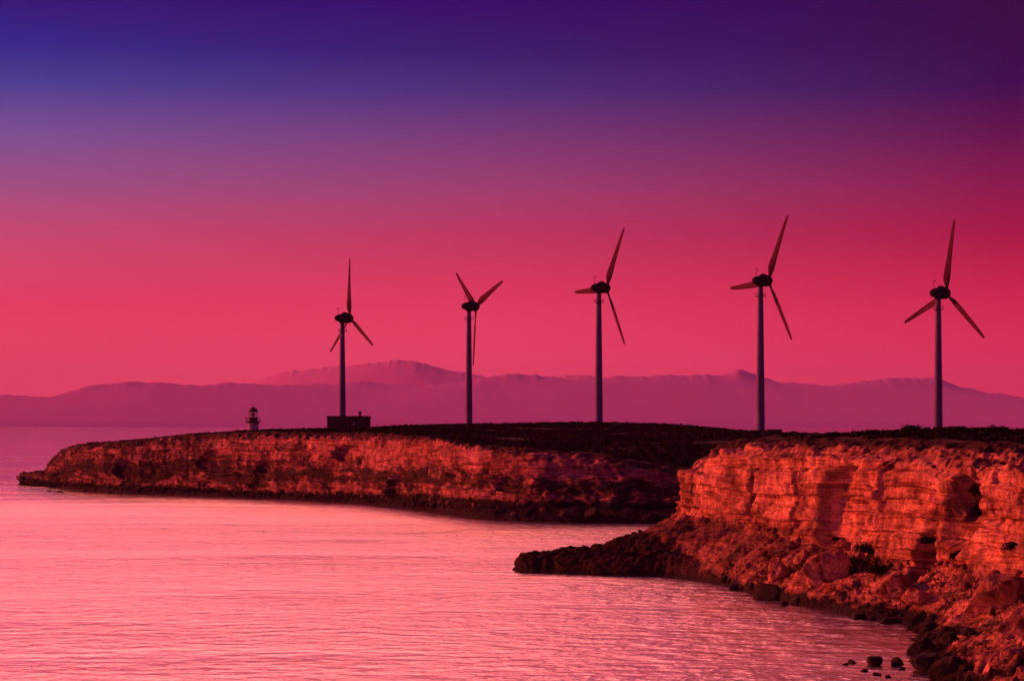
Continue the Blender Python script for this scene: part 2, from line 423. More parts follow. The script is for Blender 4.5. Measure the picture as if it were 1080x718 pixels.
disp += cliff * gouge(925, 505, 257, 1.4, 5.5, 1.0) + cliff * gouge(768, 525, 297, 1.6, 5.0, .8) + cliff * gouge(820, 520, 282, 1.0, 6.0, .8)
disp += (cliff + .5*talus) * gouge(978, 590, 243, 3.0, 3.4, 2.4)
# undercut foot where the sea works
spit_ = (1 - sstep(17, 27, x)) * (y < 345) * (y > 295)
disp *= 1 - .35*spit_*(tp < 3.0)
disp += spit_*keep*(tp < 3.4)*(.28*m2 + .22*crag - .15*k2 + .2*sstep(0, .6, rough))
disp -= (1 - sstep(.5, 2.2, tp)) * keep * .3 * (1 + rough)
G = G + nrm * (disp * keep)[..., None]
# terraced ledges: pull points toward the nearest bed on the cliff
edge = 1 - sstep(5.6, 6.2, tp)
G[..., 2] += cliff * .22 * np.sin(zw * 4.2 + 2.0*beds) * keep
G[..., 2] += sstep(5.5, 6.5, tp) * (1 - sstep(7.0, 7.6, tp)) * .25 * fbm(x*.3, y*.3, 0, 4, 71)

R_, C_ = G.shape[:2]
idx = np.arange(R_*C_).reshape(R_, C_)
quads = np.stack([idx[:-1, :-1], idx[:-1, 1:], idx[1:, 1:], idx[1:, :-1]], -1).reshape(-1, 4)
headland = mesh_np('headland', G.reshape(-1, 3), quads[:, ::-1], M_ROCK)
soil = (near*talus*(.20 + .26*sstep(250, 280, dist)) + sstep(4.98, 5.7, tp) * (.55 + .45*sstep(5.6, 6.1, tp)) - near*.22*(1 - sstep(262, 285, dist))*(1 - sstep(5.6, 6.0, tp))).astype(np.float32).ravel()
band = np.exp(-((tp - 4.42 - .15*fbm(x*.03, y*.03, 0, 3, 95))/.2)**2) * .13 + np.exp(-((tp - 3.1)/.35)**2) * .07
west = sstep(-40, -110, x)  # far west end, given more shade tint and plant cover to darken it
veg_ = ((1 - near) * (band*1.3 + .07*west + .025) + near * (talus*.03 - .035*cliff)).astype(np.float32).ravel()
a4 = headland.data.attributes.new('shade_tint', 'FLOAT', 'POINT'); a4.data.foreach_set('value', ((1 - near)*(.75 + .25*west)).astype(np.float32).ravel())   # the far point's purple shade, painted into the rock colour
a2 = headland.data.attributes.new('veg', 'FLOAT', 'POINT'); a2.data.foreach_set('value', veg_)
spit = (1 - sstep(17, 27, x)) * (y < 345) * (y > 295)
weed = (spit*4.0 + (1 - near)*(.3 + 2.1*sstep(-60, -10, x)) - .25*near + .1).astype(np.float32).ravel()
a3 = headland.data.attributes.new('weed', 'FLOAT', 'POINT'); a3.data.foreach_set('value', weed)
att = headland.data.attributes.new('soil', 'FLOAT', 'POINT'); att.data.foreach_set('value', soil)
tag(headland, kind='structure')
try:
    headland.data.shade_flat()
except Exception: pass
headland.data.polygons.foreach_set('use_smooth', np.ones(len(headland.data.polygons), bool))

# ------------------------------------------------------------------ plateau
poly = np.concatenate([(CO[::6, 5] + inl[::6] * 4.0)[:, :2], [(300, 60), (420, 300), (420, 930), (230, 935)]])
def inside(X, Y):
    r = np.zeros(X.shape, bool); n = len(poly); j = n - 1
    for i in range(n):
        xi, yi = poly[i]; xj, yj = poly[j]
        if yi != yj:
            r ^= ((yi > Y) != (yj > Y)) & (X < (xj - xi) * (Y - yi) / (yj - yi) + xi)
        j = i
    return r
gx, gy = np.meshgrid(np.arange(-160, 330, 1.6), np.arange(60, 930, 2.2))
ins = inside(gx, gy)
gz = H(gx, gy) + .22 * fbm(gx*.12, gy*.12, 0, 4, 81)
iid = np.arange(gx.size).reshape(gx.shape)
cell = ins[:-1, :-1] & ins[:-1, 1:] & ins[1:, 1:] & ins[1:, :-1]
q = np.stack([iid[:-1, :-1], iid[:-1, 1:], iid[1:, 1:], iid[1:, :-1]], -1)[cell]
used, inv = np.unique(q, return_inverse=True)
V = np.stack([gx.ravel(), gy.ravel(), gz.ravel()], -1)[used]
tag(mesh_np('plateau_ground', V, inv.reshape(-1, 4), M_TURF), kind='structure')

# ------------------------------------------------------------------ leaf clumps
def clump_tris(centres, radii, heights, leaves, size, seed):
    g = np.random.default_rng(seed)
    n = len(centres)
    u = g.normal(size=(n, leaves, 3)); u /= np.linalg.norm(u, axis=-1, keepdims=True)
    u *= g.uniform(.35, 1.0, (n, leaves, 1))
    u[..., 2] = np.abs(u[..., 2])
    P = centres[:, None, :] + u * np.stack([radii, radii, heights], -1)[:, None, :]
    a = g.normal(size=(n, leaves, 3)); a /= np.linalg.norm(a, axis=-1, keepdims=True)
    b = g.normal(size=(n, leaves, 3)); b /= np.linalg.norm(b, axis=-1, keepdims=True)
    s = size * g.uniform(.6, 1.4, (n, leaves, 1)) * (radii[:, None, None] / radii.mean())
    V = np.stack([P + a*s, P + b*s, P - (a+b)*.6*s], 2).reshape(-1, 3)
    return V, np.arange(len(V)).reshape(-1, 3)
def scatter(n, x0, x1, y0, y1, seed):
    g = np.random.default_rng(seed)
    X = g.uniform(x0, x1, n); Y = g.uniform(y0, y1, n)
    k = inside(X, Y)
    return X[k], Y[k], g
parts = []; off = 0
for n, box_, r0, r1, h0, h1, lv, sz, seed in ((30000, (-150, 150, 455, 800), .9, 2.2, .35, .95, 26, .42, 3),
                                             (26000, (22, 135, 195, 420), .45, 1.2, .25, .75, 30, .2, 4)):
    X, Y, g = scatter(n, *box_, seed)
    dens = fbm(X*.06, Y*.06, 0, 3, 91)
    k = dens > -.55 + .5*g.random(len(X)) * .5; X, Y, dens = X[k], Y[k], dens[k]
    # open ground round the buildings and towers
    for cxy in [(B.x, B.y, 3) for B in BASES] + [(at(368, 0, 650).x, 647, 8.5), (at(267, 0, 690).x, 688, 3.5), (at(817, 0, 620).x, 618, 4)]:
        k = np.hypot(X - cxy[0], Y - cxy[1]) > cxy[2]; X, Y, dens = X[k], Y[k], dens[k]
    r = g.uniform(r0, r1, len(X)); h = g.uniform(h0, h1, len(X)) * (.75 + .5*np.clip(dens, -.5, .8))
    c = np.stack([X, Y, H(X, Y) - .1], -1)
    V, Fc = clump_tris(c, r, h, lv, sz, seed + 50)
    parts.append((V, Fc + off)); off += len(V)
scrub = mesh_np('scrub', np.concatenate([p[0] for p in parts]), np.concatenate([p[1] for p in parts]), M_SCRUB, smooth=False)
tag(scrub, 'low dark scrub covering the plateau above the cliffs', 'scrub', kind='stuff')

# ------------------------------------------------------------------ ray helpers on the finished headland
bvh = BVHTree.FromPolygons([tuple(v) for v in G.reshape(-1, 3)], [tuple(f) for f in quads])
CAM = Vector((0, 0, HC))
def onrock(px, py):
    dvec = Vector(((px - 540) / F, 1, (HZ - py) / F)).normalized()
    hit = bvh.ray_cast(CAM, dvec)
    return hit[0], hit[1]

# ------------------------------------------------------------------ boulders
def boulder_mesh(name, size, seed, mat, parent=None, sub=4, cuts=13, rough_=.1):
    g = np.random.default_rng(seed)
    bm = bmesh.new(); bmesh.ops.create_icosphere(bm, subdivisions=sub, radius=1)
    P = np.array([v.co for v in bm.verts]); F_ = np.array([[v.index for v in f.verts] for f in bm.faces]); bm.free()
    P = .45*P + .55*P/np.abs(P).max(axis=1, keepdims=True)
    for _ in range(cuts):                                            # flat broken faces
        n = g.normal(size=3); n /= np.linalg.norm(n); dd = g.uniform(.5, .95)
        s = P @ n - dd; P -= np.where(s > 0, s, 0)[:, None] * n * .92
    rad = P / (np.linalg.norm(P, axis=1, keepdims=True) + 1e-9)
    P += rad * (rough_ * fbm(P[:, 0]*3 + seed, P[:, 1]*3, P[:, 2]*3, 5, seed))[:, None]
    P *= np.array(size)
    return mesh_np(name, P, F_, mat, parent)
def boulder(px, py, sx, sz, label, seed, group=None, mat=None, sink=.25, name='boulder', cat='boulder', rot=0, cuts=13):
    p, n = onrock(px, py)
    if p is None: p = at(px, py, HC * F / (py - HZ))
    o = boulder_mesh(name, (sx, sx*.85, sz), seed, mat or M_BOULDER, cuts=cuts)
    o.location = (p.x, p.y, p.z + sz * (1 - sink) * .6); o.rotation_euler = (.5*math.sin(seed), .5*math.cos(seed*1.7), rot)
    return tag(o, label, cat, group)
BG = 'fallen boulders at the foot of the near cliff'
boulder(869, 612, 2.9, 2.9, 'largest rounded pinkish boulder at the cliff foot below the scooped alcove', 101, BG, cuts=10, sink=.4)
boulder(846, 596, 1.5, 1.3, 'small pale boulder tucked against the left shoulder of the largest boulder', 102, BG, rot=1)
boulder(943, 628, 2.2, 2.1, 'rounded boulder right of the dark bushes, midway between alcove and right outcrop', 103, BG, rot=2, cuts=10, sink=.4)
boulder(968, 634, 1.5, 1.0, 'pale slanting slab leaning on the rounded boulder near the gully', 104, BG, rot=.5)
boulder(820, 608, 1.6, 1.4, 'dark red boulder at the waterline left of the largest boulder', 105, BG, rot=.8)
boulder(905, 600, 1.4, 1.8, 'leaning pale slab between the largest boulder and the dark bushes', 106, BG, rot=1.4)
boulder(888, 578, 1.0, .9, 'small boulder lodged under the alcove wall above the bushes', 107, BG, rot=2.2)
boulder(1052, 640, 2.9, 3.0, 'tall bright orange outcrop on the lower right slope', 108, None, M_BOULDER, .5, 'rock_outcrop', 'outcrop', .7, 6)
boulder(1074, 668, 2.0, 2.0, 'second orange outcrop low at the right edge of the slope', 109, None, M_BOULDER, .5, 'rock_outcrop', 'outcrop', 1.7, 7)
g = np.random.default_rng(17); Gf_ = G.reshape(-1, 3)
ok = (tp > 1.3) & (tp < 4.05) & ((x > 26) | (y > 345) | (y < 295))
cand_n = np.flatnonzero((ok & (near > .5)).ravel()); cand_f = np.flatnonzero((ok & (near <= .5) & (y > 440)).ravel())
bm = bmesh.new(); bmesh.ops.create_icosphere(bm, subdivisions=2, radius=1)
SP = np.array([v.co for v in bm.verts]); SF = np.array([[v.index for v in f.verts] for f in bm.faces]); bm.free()
kinds = []
for _ in range(14):
    P = SP.copy()
    for c in range(9):
        n = g.normal(size=3); n /= np.linalg.norm(n); ss = P @ n - g.uniform(.4, .8); P -= np.where(ss > 0, ss, 0)[:, None] * n
    kinds.append(P)
cl = fbm(Gf_[cand_n, 0]*.16, Gf_[cand_n, 1]*.16, Gf_[cand_n, 2]*.2, 3, 58); cand_n = cand_n[cl > -.05 + .3*g.random(len(cl))]
pick = np.concatenate([g.choice(cand_n, 1700, replace=False), g.choice(cand_f, 450, replace=False)])
Gf = G.reshape(-1, 3); vs, fs = [], []
for i, ci in enumerate(pick):
    s_ = min(.6, .08 * (1 - g.random()) ** -.66) * (1.0 if i < 1700 else 1.4)
    q_, _r = np.linalg.qr(g.normal(size=(3, 3)))
    vs.append((kinds[i % 14] * (s_ * g.uniform(.6, 1.25, 3))) @ q_ + Gf[ci] + (0, 0, s_*.2)); fs.append(SF + i*len(SP))
tag(mesh_np('rubble', np.concatenate(vs), np.concatenate(fs), rock_material('rubble_stone', .5, strata=False), smooth=False), 'loose broken rubble covering the slopes below the cliffs', 'rubble', kind='stuff')
# black wave-washed rocks along the shore and in the water
def sea_rock(px, py, sx, sz, label, seed, group):
    Y = HC * F / (py - HZ); p = at(px, py, Y)
    o = boulder_mesh('sea_rock', (sx, sx*.8, sz), seed, M_WET, cuts=7, sub=3)
    o.location = (p.x, p.y, sz * .25); o.rotation_euler = (0, 0, seed)
    return tag(o, label, 'rock', group)
SG = 'black rocks in the shallows by the right shore'
for i, (px, py, sx, sz, lb) in enumerate([
    (923, 701, .68, .62, 'largest black rock standing in the water off the lower right shore'),
    (946, 701, .66, .58, 'black rock in the water between the largest sea rock and the shore'),
    (899, 699, .36, .25, 'flat black rock left of the largest sea rock'),
    (892, 701, .28, .18, 'leftmost tiny black rock of the cluster in the shallows'),
    (912, 708, .36, .22, 'low black rock just below and left of the largest sea rock'),
    (925, 712, .38, .22, 'low black rock directly in front of the largest sea rock'),
    (937, 714, .26, .2, 'lowest tiny black rock near the bottom of the picture'),
    (952, 706, .3, .2, 'small black rock in front of the rock nearest the shore'),
    (905, 652, .85, .45, 'black rock off the cliff foot, nearest below the largest boulder'),
    (922, 654, .6, .35, 'small black rock right of the one below the largest boulder'),
    (942, 657, 1.3, .5, 'long black reef at the water edge under the rounded boulder'),
    (774, 622, .8, .65, 'lone round black rock off the talus between spit and alcove'),
    (811, 632, 1.7, 1.5, 'big black rock at the waterline left of the long black ledge'),
    (852, 636, 2.7, .8, 'long black ledge at the waterline beneath the largest boulder'),
    (828, 638, .7, .4, 'small black rock at the left end of the long black ledge')]):
    sea_rock(px, py, sx, sz, lb, 201 + i, SG)
for i, (px, py, sx, sz, lb) in enumerate([
    (968, 690, 1.5, .8, 'black shore rock just right of the standing sea rocks'),
    (978, 702, 1.8, .9, 'widest black shore rock at the bottom right water edge'),
    (1000, 708, 1.7, .8, 'black shore rock right of the widest one at the bottom'),
    (978, 664, .8, .6, 'black rock on the beach above the standing sea rocks'),
    (1000, 678, 1.4, .6, 'flat black rock on the beach left of the lower orange outcrop'),
    (1020, 668, .9, .5, 'black rock on the slope below the tall orange outcrop')]):
    boulder(px, py, sx, sz, lb, 231 + i, 'black shore rocks at the lower right', M_WET, .5, 'shore_rock', 'rock', i)
for i, (px, py, sx, sz, lb) in enumerate([
    (605, 545, 3.4, 1.6, 'black rock mound on the far shore ledge across the cove'),
    (688, 547, 2.0, 1.2, 'small black rock on the far shore beside the near cliff'),
    (625, 544, 2.2, 1.3, 'black rock right of the mound on the far shore ledge')]):
    boulder(px, py, sx, sz, lb, 241 + i, 'black rocks on the far shore of the cove', M_WET, .4, 'shore_rock', 'rock', i)
for i, (px, py, sx, sz, lb) in enumerate([
    (52, 518, .9, .35, 'leftmost tiny reef rock off the tip of the headland'),
    (63, 519, 1.2, .4, 'second reef rock from the left off the headland tip'),
    (89, 518, 1.3, .5, 'middle reef rock awash below the left headland'),
    (117, 519.5, 1.2, .4, 'rightmost reef rock awash below the left headland')]):
    sea_rock(px, py, sx, sz, lb, 251 + i, 'reef rocks off the headland tip')

# ------------------------------------------------------------------ bushes on and above the cliff
def bush(px, py, r, h, label, seed, group, ground=None):
    if ground is None:
        p, n = onrock(px, py)
    else: p = ground
    c = Vector(p)
    g = np.random.default_rng(seed)
    k = 9
    steep = 0.0 if ground is not None or n is None else 1 - min(1, abs(n[2]) * 1.6)
    cen = np.stack([g.uniform(-r*.6, r*.6, k), g.uniform(-r*.6, r*.6, k), g.uniform(-h*.5*steep, h*(.3 - .2*steep), k)], -1)
    V, Fc = clump_tris(cen, np.full(k, r*.6), np.full(k, h*.7), 170, .11, seed)
    nn = Vector(n) if ground is None and n is not None else Vector((0, 0, 1))
    if nn.dot(CAM - c) < 0: nn = -nn
    root = thing('bush', label, 'bush', c - nn*r*.25*steep, group)
    mesh_np('foliage', V, Fc, M_SCRUB, root, smooth=False)
    bm = bmesh.new()
    for i in range(4):
        a = i*1.6 + seed
        rod(bm, (0, 0, -.1), (r*.4*math.cos(a), r*.4*math.sin(a), h*.4), .05, 6)
    obj('stems', bm, M_DOOR, root)
CG = 'dark bushes on the near cliff'
bush(906, 600, 2.5, 2.3, 'largest dark bush at the cliff foot between the boulders', 1, CG)
bush(918, 584, 1.9, 1.6, 'dark bush just above the largest one at the alcove edge', 2, CG)
bush(928, 606, 1.8, 1.5, 'dark bush on the slope right of the largest one', 3, CG)
bush(884, 570, .8, .7, 'small dark bush at the back of the alcove', 4, CG)
bush(1036, 522, 1.3, 1.4, 'dark bush hanging high on the right cliff face', 5, CG)
bush(1030, 540, 1.0, 1.1, 'dark bush below the high one on the right cliff face', 6, CG)
bush(1068, 575, 1.1, .9, 'dark bush at the top of the talus by the right edge', 7, CG)
bush(978, 572, .9, .9, 'dark bush in the gully at the top of the triangular scar', 8, CG)
bush(1007, 588, .7, 1.0, 'narrow dark bush at the cliff foot right of the gully', 9, CG)
PG = 'bushes along the near plateau skyline'
for i, (px, Y, r, h, lb) in enumerate([
    (963, 284, 1.5, 1.2, 'tallest skyline bush left of the rightmost turbine tower'),
    (878, 300, 1.0, .9, 'small skyline bush left of centre on the near plateau'),
    (1052, 272, 1.4, 1.1, 'wide skyline bush nearest the right edge'),
    (920, 292, 1.2, .9, 'low skyline bush between the fourth and fifth turbines'),
    (1012, 277, 1.2, .9, 'skyline bush just right of the rightmost turbine tower')]):
    X = (px - 540) * Y / F
    bush(px, 0, r, h, lb, 20 + i, PG, (X, Y, float(H(X, Y))))

# ------------------------------------------------------------------ wind turbines
AX = math.radians(62)
axis = Vector((math.sin(AX), math.cos(AX), 0))       # rotor looks right and away
hvec = Vector((math.cos(AX), -math.sin(AX), 0))      # in the rotor plane, to the right
def tower_bm():
    bm = bmesh.new()
    return lathe(bm, [(1.55, -.6), (1.55, .1), (1.28, .12), (1.22, 8), (1.05, 22), (.86, 36), (.74, TOWER-2.2), (.74, TOWER-1.5)], 40)
def platform_bm():
    bm = bmesh.new(); z = TOWER - 4.6
    lathe(bm, [(.76, z), (1.55, z), (1.55, z+.1), (.76, z+.1)], 28)
    for k in range(14):
        a = 2*math.pi*k/14
        rod(bm, (1.5*math.cos(a), 1.5*math.sin(a), z+.1), (1.5*math.cos(a), 1.5*math.sin(a), z+1.0), .025, 5)
    for zz in (z+.55, z+1.0):
        for k in range(28):
            a, b = 2*math.pi*k/28, 2*math.pi*(k+1)/28
            rod(bm, (1.5*math.cos(a), 1.5*math.sin(a), zz), (1.5*math.cos(b), 1.5*math.sin(b), zz), .025, 5)
    return bm
def along_axis(bm, prof, n=32, squash=1.0):
    """lathe round the rotor axis; prof = (distance along axis, radius)"""
    rings = []
    for s, r in prof:
        rings.append([bm.verts.new(axis*s + hvec*(r*math.cos(2*math.pi*i/n)) + Vector((0, 0, TOWER + r*squash*math.sin(2*math.pi*i/n)))) for i in range(n)])
    for a, b in zip(rings[:-1], rings[1:]):
        for i in range(n): bm.faces.new((a[i], a[(i+1) % n], b[(i+1) % n], b[i]))
    bm.faces.new(rings[0]); bm.faces.new(rings[-1][::-1])
    return bm
HUBD = 2.75                                            # rotor plane ahead of the tower axis
nac_prof = [(-2.75, .12), (-2.68, .5), (-2.4, .85), (-1.8, 1.15), (-.9, 1.42), (0, 1.6), (.9, 1.72), (1.5, 1.72), (1.75, 1.62)]
hub_prof = [(1.82, 1.62), (2.2, 1.66), (2.9, 1.5), (3.4, 1.18), (3.8, .75), (4.02, .35), (4.08, .06)]
def blade_bm():
    """one blade pointing up from the hub centre, twisting and tapering like an aerofoil"""
    bm = bmesh.new(); R = 20.6
    st = [(.9, .42, .42, 60), (1.6, .42, .40, 55), (2.4, .62, .40, 40), (3.6, .98, .36, 30), (5.0, 1.14, .27, 20), (7.5, 1.06, .2, 12), (11, .9, .14, 8),
          (15, .74, .09, 5), (18, .60, .06, 3), (19.8, .46, .04, 2), (20.5, .22, .02, 2)]
    n = 20; rings = []
    for r, c, t, tw in st:
        a0 = math.radians(tw); ring = []
        for i in range(n):
            a = 2*math.pi*i/n
            u = c*math.cos(a) - (c - .42)*.45 if c > .42 else c*math.cos(a)
            w = t*math.sin(a)*(.65 + .35*math.cos(a) if c > .42 else 1)
            pu = u*math.cos(a0) - w*math.sin(a0); pw = u*math.sin(a0) + w*math.cos(a0)
            bend = .35*(r/R)**2
            ring.append(bm.verts.new(hvec*pu + axis*(pw + bend) + Vector((0, 0, r))))
        rings.append(ring)
    for a, b in zip(rings[:-1], rings[1:]):
        for i in range(n): bm.faces.new((a[i], a[(i+1) % n], b[(i+1) % n], b[i]))
    bm.faces.new(rings[0]); bm.faces.new(rings[-1][::-1])
    return bm
hub_c = axis * HUBD + Vector((0, 0, TOWER))
TL = ['leftmost grey wind turbine rising behind the flat roofed hut, one blade upright',
      'second wind turbine from the left, one blade hanging down along its tower',
      'middle wind turbine of the five, on the crest of the dark hill',
      'wind turbine with a low hut at its foot, fourth from the left',
      'rightmost wind turbine above the near cliff, left blade drooping']
proto = thing('wind_turbine', TL[0], 'wind turbine', (0, 0, 0), 'wind turbines along the headland')
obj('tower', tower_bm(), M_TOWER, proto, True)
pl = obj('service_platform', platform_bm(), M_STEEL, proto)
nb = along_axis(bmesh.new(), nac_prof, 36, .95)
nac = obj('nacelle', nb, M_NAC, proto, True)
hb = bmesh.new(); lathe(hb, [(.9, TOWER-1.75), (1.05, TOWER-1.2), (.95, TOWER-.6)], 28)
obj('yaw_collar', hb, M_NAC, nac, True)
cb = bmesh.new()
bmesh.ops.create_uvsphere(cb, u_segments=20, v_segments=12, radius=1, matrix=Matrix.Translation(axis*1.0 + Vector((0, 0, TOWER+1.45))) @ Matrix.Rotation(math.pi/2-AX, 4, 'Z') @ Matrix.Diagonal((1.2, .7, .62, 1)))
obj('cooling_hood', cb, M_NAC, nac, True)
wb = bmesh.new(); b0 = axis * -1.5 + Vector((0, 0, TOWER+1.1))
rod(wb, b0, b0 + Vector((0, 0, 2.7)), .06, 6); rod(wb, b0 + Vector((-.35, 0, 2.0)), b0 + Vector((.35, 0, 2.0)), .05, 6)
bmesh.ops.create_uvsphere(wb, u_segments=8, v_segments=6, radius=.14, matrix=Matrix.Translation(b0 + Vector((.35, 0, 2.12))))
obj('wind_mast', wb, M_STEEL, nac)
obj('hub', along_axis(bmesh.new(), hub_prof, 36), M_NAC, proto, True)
blades = []
for k in range(3): 
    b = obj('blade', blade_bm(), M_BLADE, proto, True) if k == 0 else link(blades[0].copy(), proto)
    b.location = hub_c; blades.append(b)
def copy_tree(o, parent=None):
    c = o.copy(); COL.objects.link(c)
    if parent: c.parent = parent
    for ch in [q for q in bpy.data.objects if q.parent == o]: copy_tree(ch, c)
    return c
turbs = [proto] + [copy_tree(proto) for _ in range(4)]
for t, lb, B, (px, Y, hy, th) in zip(turbs, TL, BASES, TURB):
    t['label'] = lb; t.location = B
    bl = [c for c in bpy.data.objects if c.parent == t and c.name.startswith('blade')]
    for k, b in enumerate(bl):
        # clockwise angle seen from the camera; axis points away, so turn by +angle about it
        b.rotation_euler = Matrix.Rotation(math.radians(th + 120*k), 3, axis).to_euler()

# ------------------------------------------------------------------ lighthouse
LH = at(267, 455.0, 690); LH.z = float(H(LH.x, LH.y)) - .1
lt = thing('lighthouse', 'small stubby white lighthouse with domed lantern on the far headland', 'lighthouse', LH)
k = 690 / F
obj('tower', lathe(bmesh.new(), [(1.95, -.3), (1.85, 0), (1.62, 1.2), (1.55, 2.55), (1.72, 2.75)], 32), M_WHITEWASH, lt, True)
ga = obj('gallery', lathe(bmesh.new(), [(1.6, 2.76), (2.15, 3.05), (2.25, 3.2), (2.25, 3.34), (1.2, 3.35)], 32), M_LEAD, lt)
rb = bmesh.new()
for i in range(16):
    a = 2*math.pi*i/16; rod(rb, (2.12*math.cos(a), 2.12*math.sin(a), 3.35), (2.12*math.cos(a), 2.12*math.sin(a), 4.3), .04, 6)
    b = 2*math.pi*(i+1)/16
    for zz in (3.85, 4.3): rod(rb, (2.12*math.cos(a), 2.12*math.sin(a), zz), (2.12*math.cos(b), 2.12*math.sin(b), zz), .04, 6)
obj('railing', rb, M_STEEL, ga)
obj('lantern_base', lathe(bmesh.new(), [(1.35, 3.36), (1.35, 4.45), (1.42, 4.5), (1.42, 4.58)], 32), M_LEAD, lt)
lr = bmesh.new()
for i in range(8):
    a = 2*math.pi*(i+.5)/8; rod(lr, (1.25*math.cos(a), 1.25*math.sin(a), 4.58), (1.25*math.cos(a), 1.25*math.sin(a), 6.1), .085, 8)
lathe(lr, [(1.2, 6.1), (1.36, 6.1), (1.36, 6.22), (1.2, 6.22)], 32)
lan = obj('lantern_frame', lr, M_LEAD, lt)
gb = bmesh.new(); lathe(gb, [(1.2, 4.59), (1.2, 6.09)], 32)
obj('lantern_pane', gb, M_GLASS, lan, True)
ob = bmesh.new(); lathe(ob, [(.15, 4.6), (.16, 4.9), (.3, 5.1), (.33, 5.4), (.3, 5.7), (.12, 5.9), (.06, 6.05)], 20)
obj('lamp', ob, M_STEEL, lan, True)
dm = obj('dome', lathe(bmesh.new(), [(1.5, 6.23), (1.48, 6.32), (1.3, 6.75), (.95, 7.15), (.5, 7.42), (.2, 7.52)], 32), M_LEAD, lt, True)
fb = bmesh.new(); bmesh.ops.create_uvsphere(fb, u_segments=14, v_segments=10, radius=.24, matrix=Matrix.Translation((0, 0, 7.7)))
rod(fb, (0, 0, 7.7), (0, 0, 8.6), .05, 6)
obj('finial', fb, M_LEAD, dm)
mb = bmesh.new(); rod(mb, (-2.2, 0, 3.2), (-2.2, 0, 5.3), .05, 6); rod(mb, (-2.5, 0, 4.2), (-1.9, 0, 4.2), .04, 6)
obj('antenna', mb, M_STEEL, lt)

# ------------------------------------------------------------------ stone hut by the first turbine
P = at(368, 453, 650); gz_ = float(H(P.x, P.y)) - .25
hut = thing('stone_hut', 'flat roofed dark stone hut with a chimney beside the leftmost turbine', 'hut', (P.x, P.y, gz_))
w, dp, hh = 5.85, 4.0, 3.75
wall = bmesh.new()
box(wall, -w, w, -dp, dp, -.6, hh)
ow = obj('wall', wall, M_STONE, hut)
rf = bmesh.new(); box(rf, -w-.12, w+.12, -dp-.12, dp+.12, hh+.002, hh+.2)
box(rf, -w-.02, w+.02, -dp-.1, -dp+.2, hh+.202, hh+.5); box(rf, -w-.02, w+.02, dp-.2, dp+.1, hh+.202, hh+.5)
box(rf, -w-.1, -w+.2, -dp+.21, dp-.21, hh+.202, hh+.5); box(rf, w-.2, w+.1, -dp+.21, dp-.21, hh+.202, hh+.5)
roof = obj('roof', rf, M_SLAB, hut)
ch = bmesh.new(); box(ch, 2.85, 3.5, -1, -.35, hh+.203, hh+1.7); box(ch, 2.78, 3.57, -1.07, -.28, hh+1.703, hh+1.85)
obj('chimney', ch, M_STONE, roof)
wf = bmesh.new()
box(wf, 1.2, 1.3, -dp-.06, -dp+.05, 1.5, 2.6); box(wf, 1.9, 2.0, -dp-.06, -dp+.05, 1.5, 2.6)
box(wf, 1.301, 1.899, -dp-.06, -dp+.05, 2.5, 2.6); box(wf, 1.301, 1.899, -dp-.1, -dp+.05, 1.5, 1.58)
win = obj('window', wf, M_SLAB, hut)
pn = bmesh.new(); box(pn, 1.302, 1.898, -dp-.03, -dp+.02, 1.581, 2.499)
obj('pane', pn, M_PANE, win)
db = bmesh.new(); box(db, -2.2, -1.3, -dp-.05, -dp+.05, .05, 2.1)
obj('door', db, M_DOOR, hut)
for xx in (-w+.25, -2.9, 0, 4.2, w-.25):
    bt = bmesh.new(); box(bt, xx-.2, xx+.2, -dp-.25, -dp-.001, -.5, 3.1, .04); obj('buttress', bt, M_STONE, hut)

P = at(816.5, 456, 620); gz_ = float(H(P.x, P.y)) - .2
sh = thing('transformer_hut', 'low flat roofed transformer hut at the foot of the fourth turbine', 'hut', (P.x, P.y, gz_))
b = bmesh.new(); box(b, -1.9, 1.9, -1.4, 1.4, -.5, 1.15); obj('wall', b, M_STONE, sh)
b = bmesh.new(); box(b, -2.2, 2.2, -1.7, 1.7, 1.152, 1.32, .03); obj('roof', b, M_SLAB, sh)
b = bmesh.new(); box(b, -.9, 0, -1.44, -1.38, 0, 1.0); obj('door', b, M_STEEL, sh)

P = at(991, 454.5, 300); zz = float(H(P.x, P.y))
b = bmesh.new(); box(b, -.75, .75, -.4, .4, -.3, .62, .05)
o = obj('concrete_block', b, M_CONC, None); o.location = (P.x, P.y, zz)
tag(o, 'pale concrete block in the scrub at the foot of the rightmost turbine', 'block')

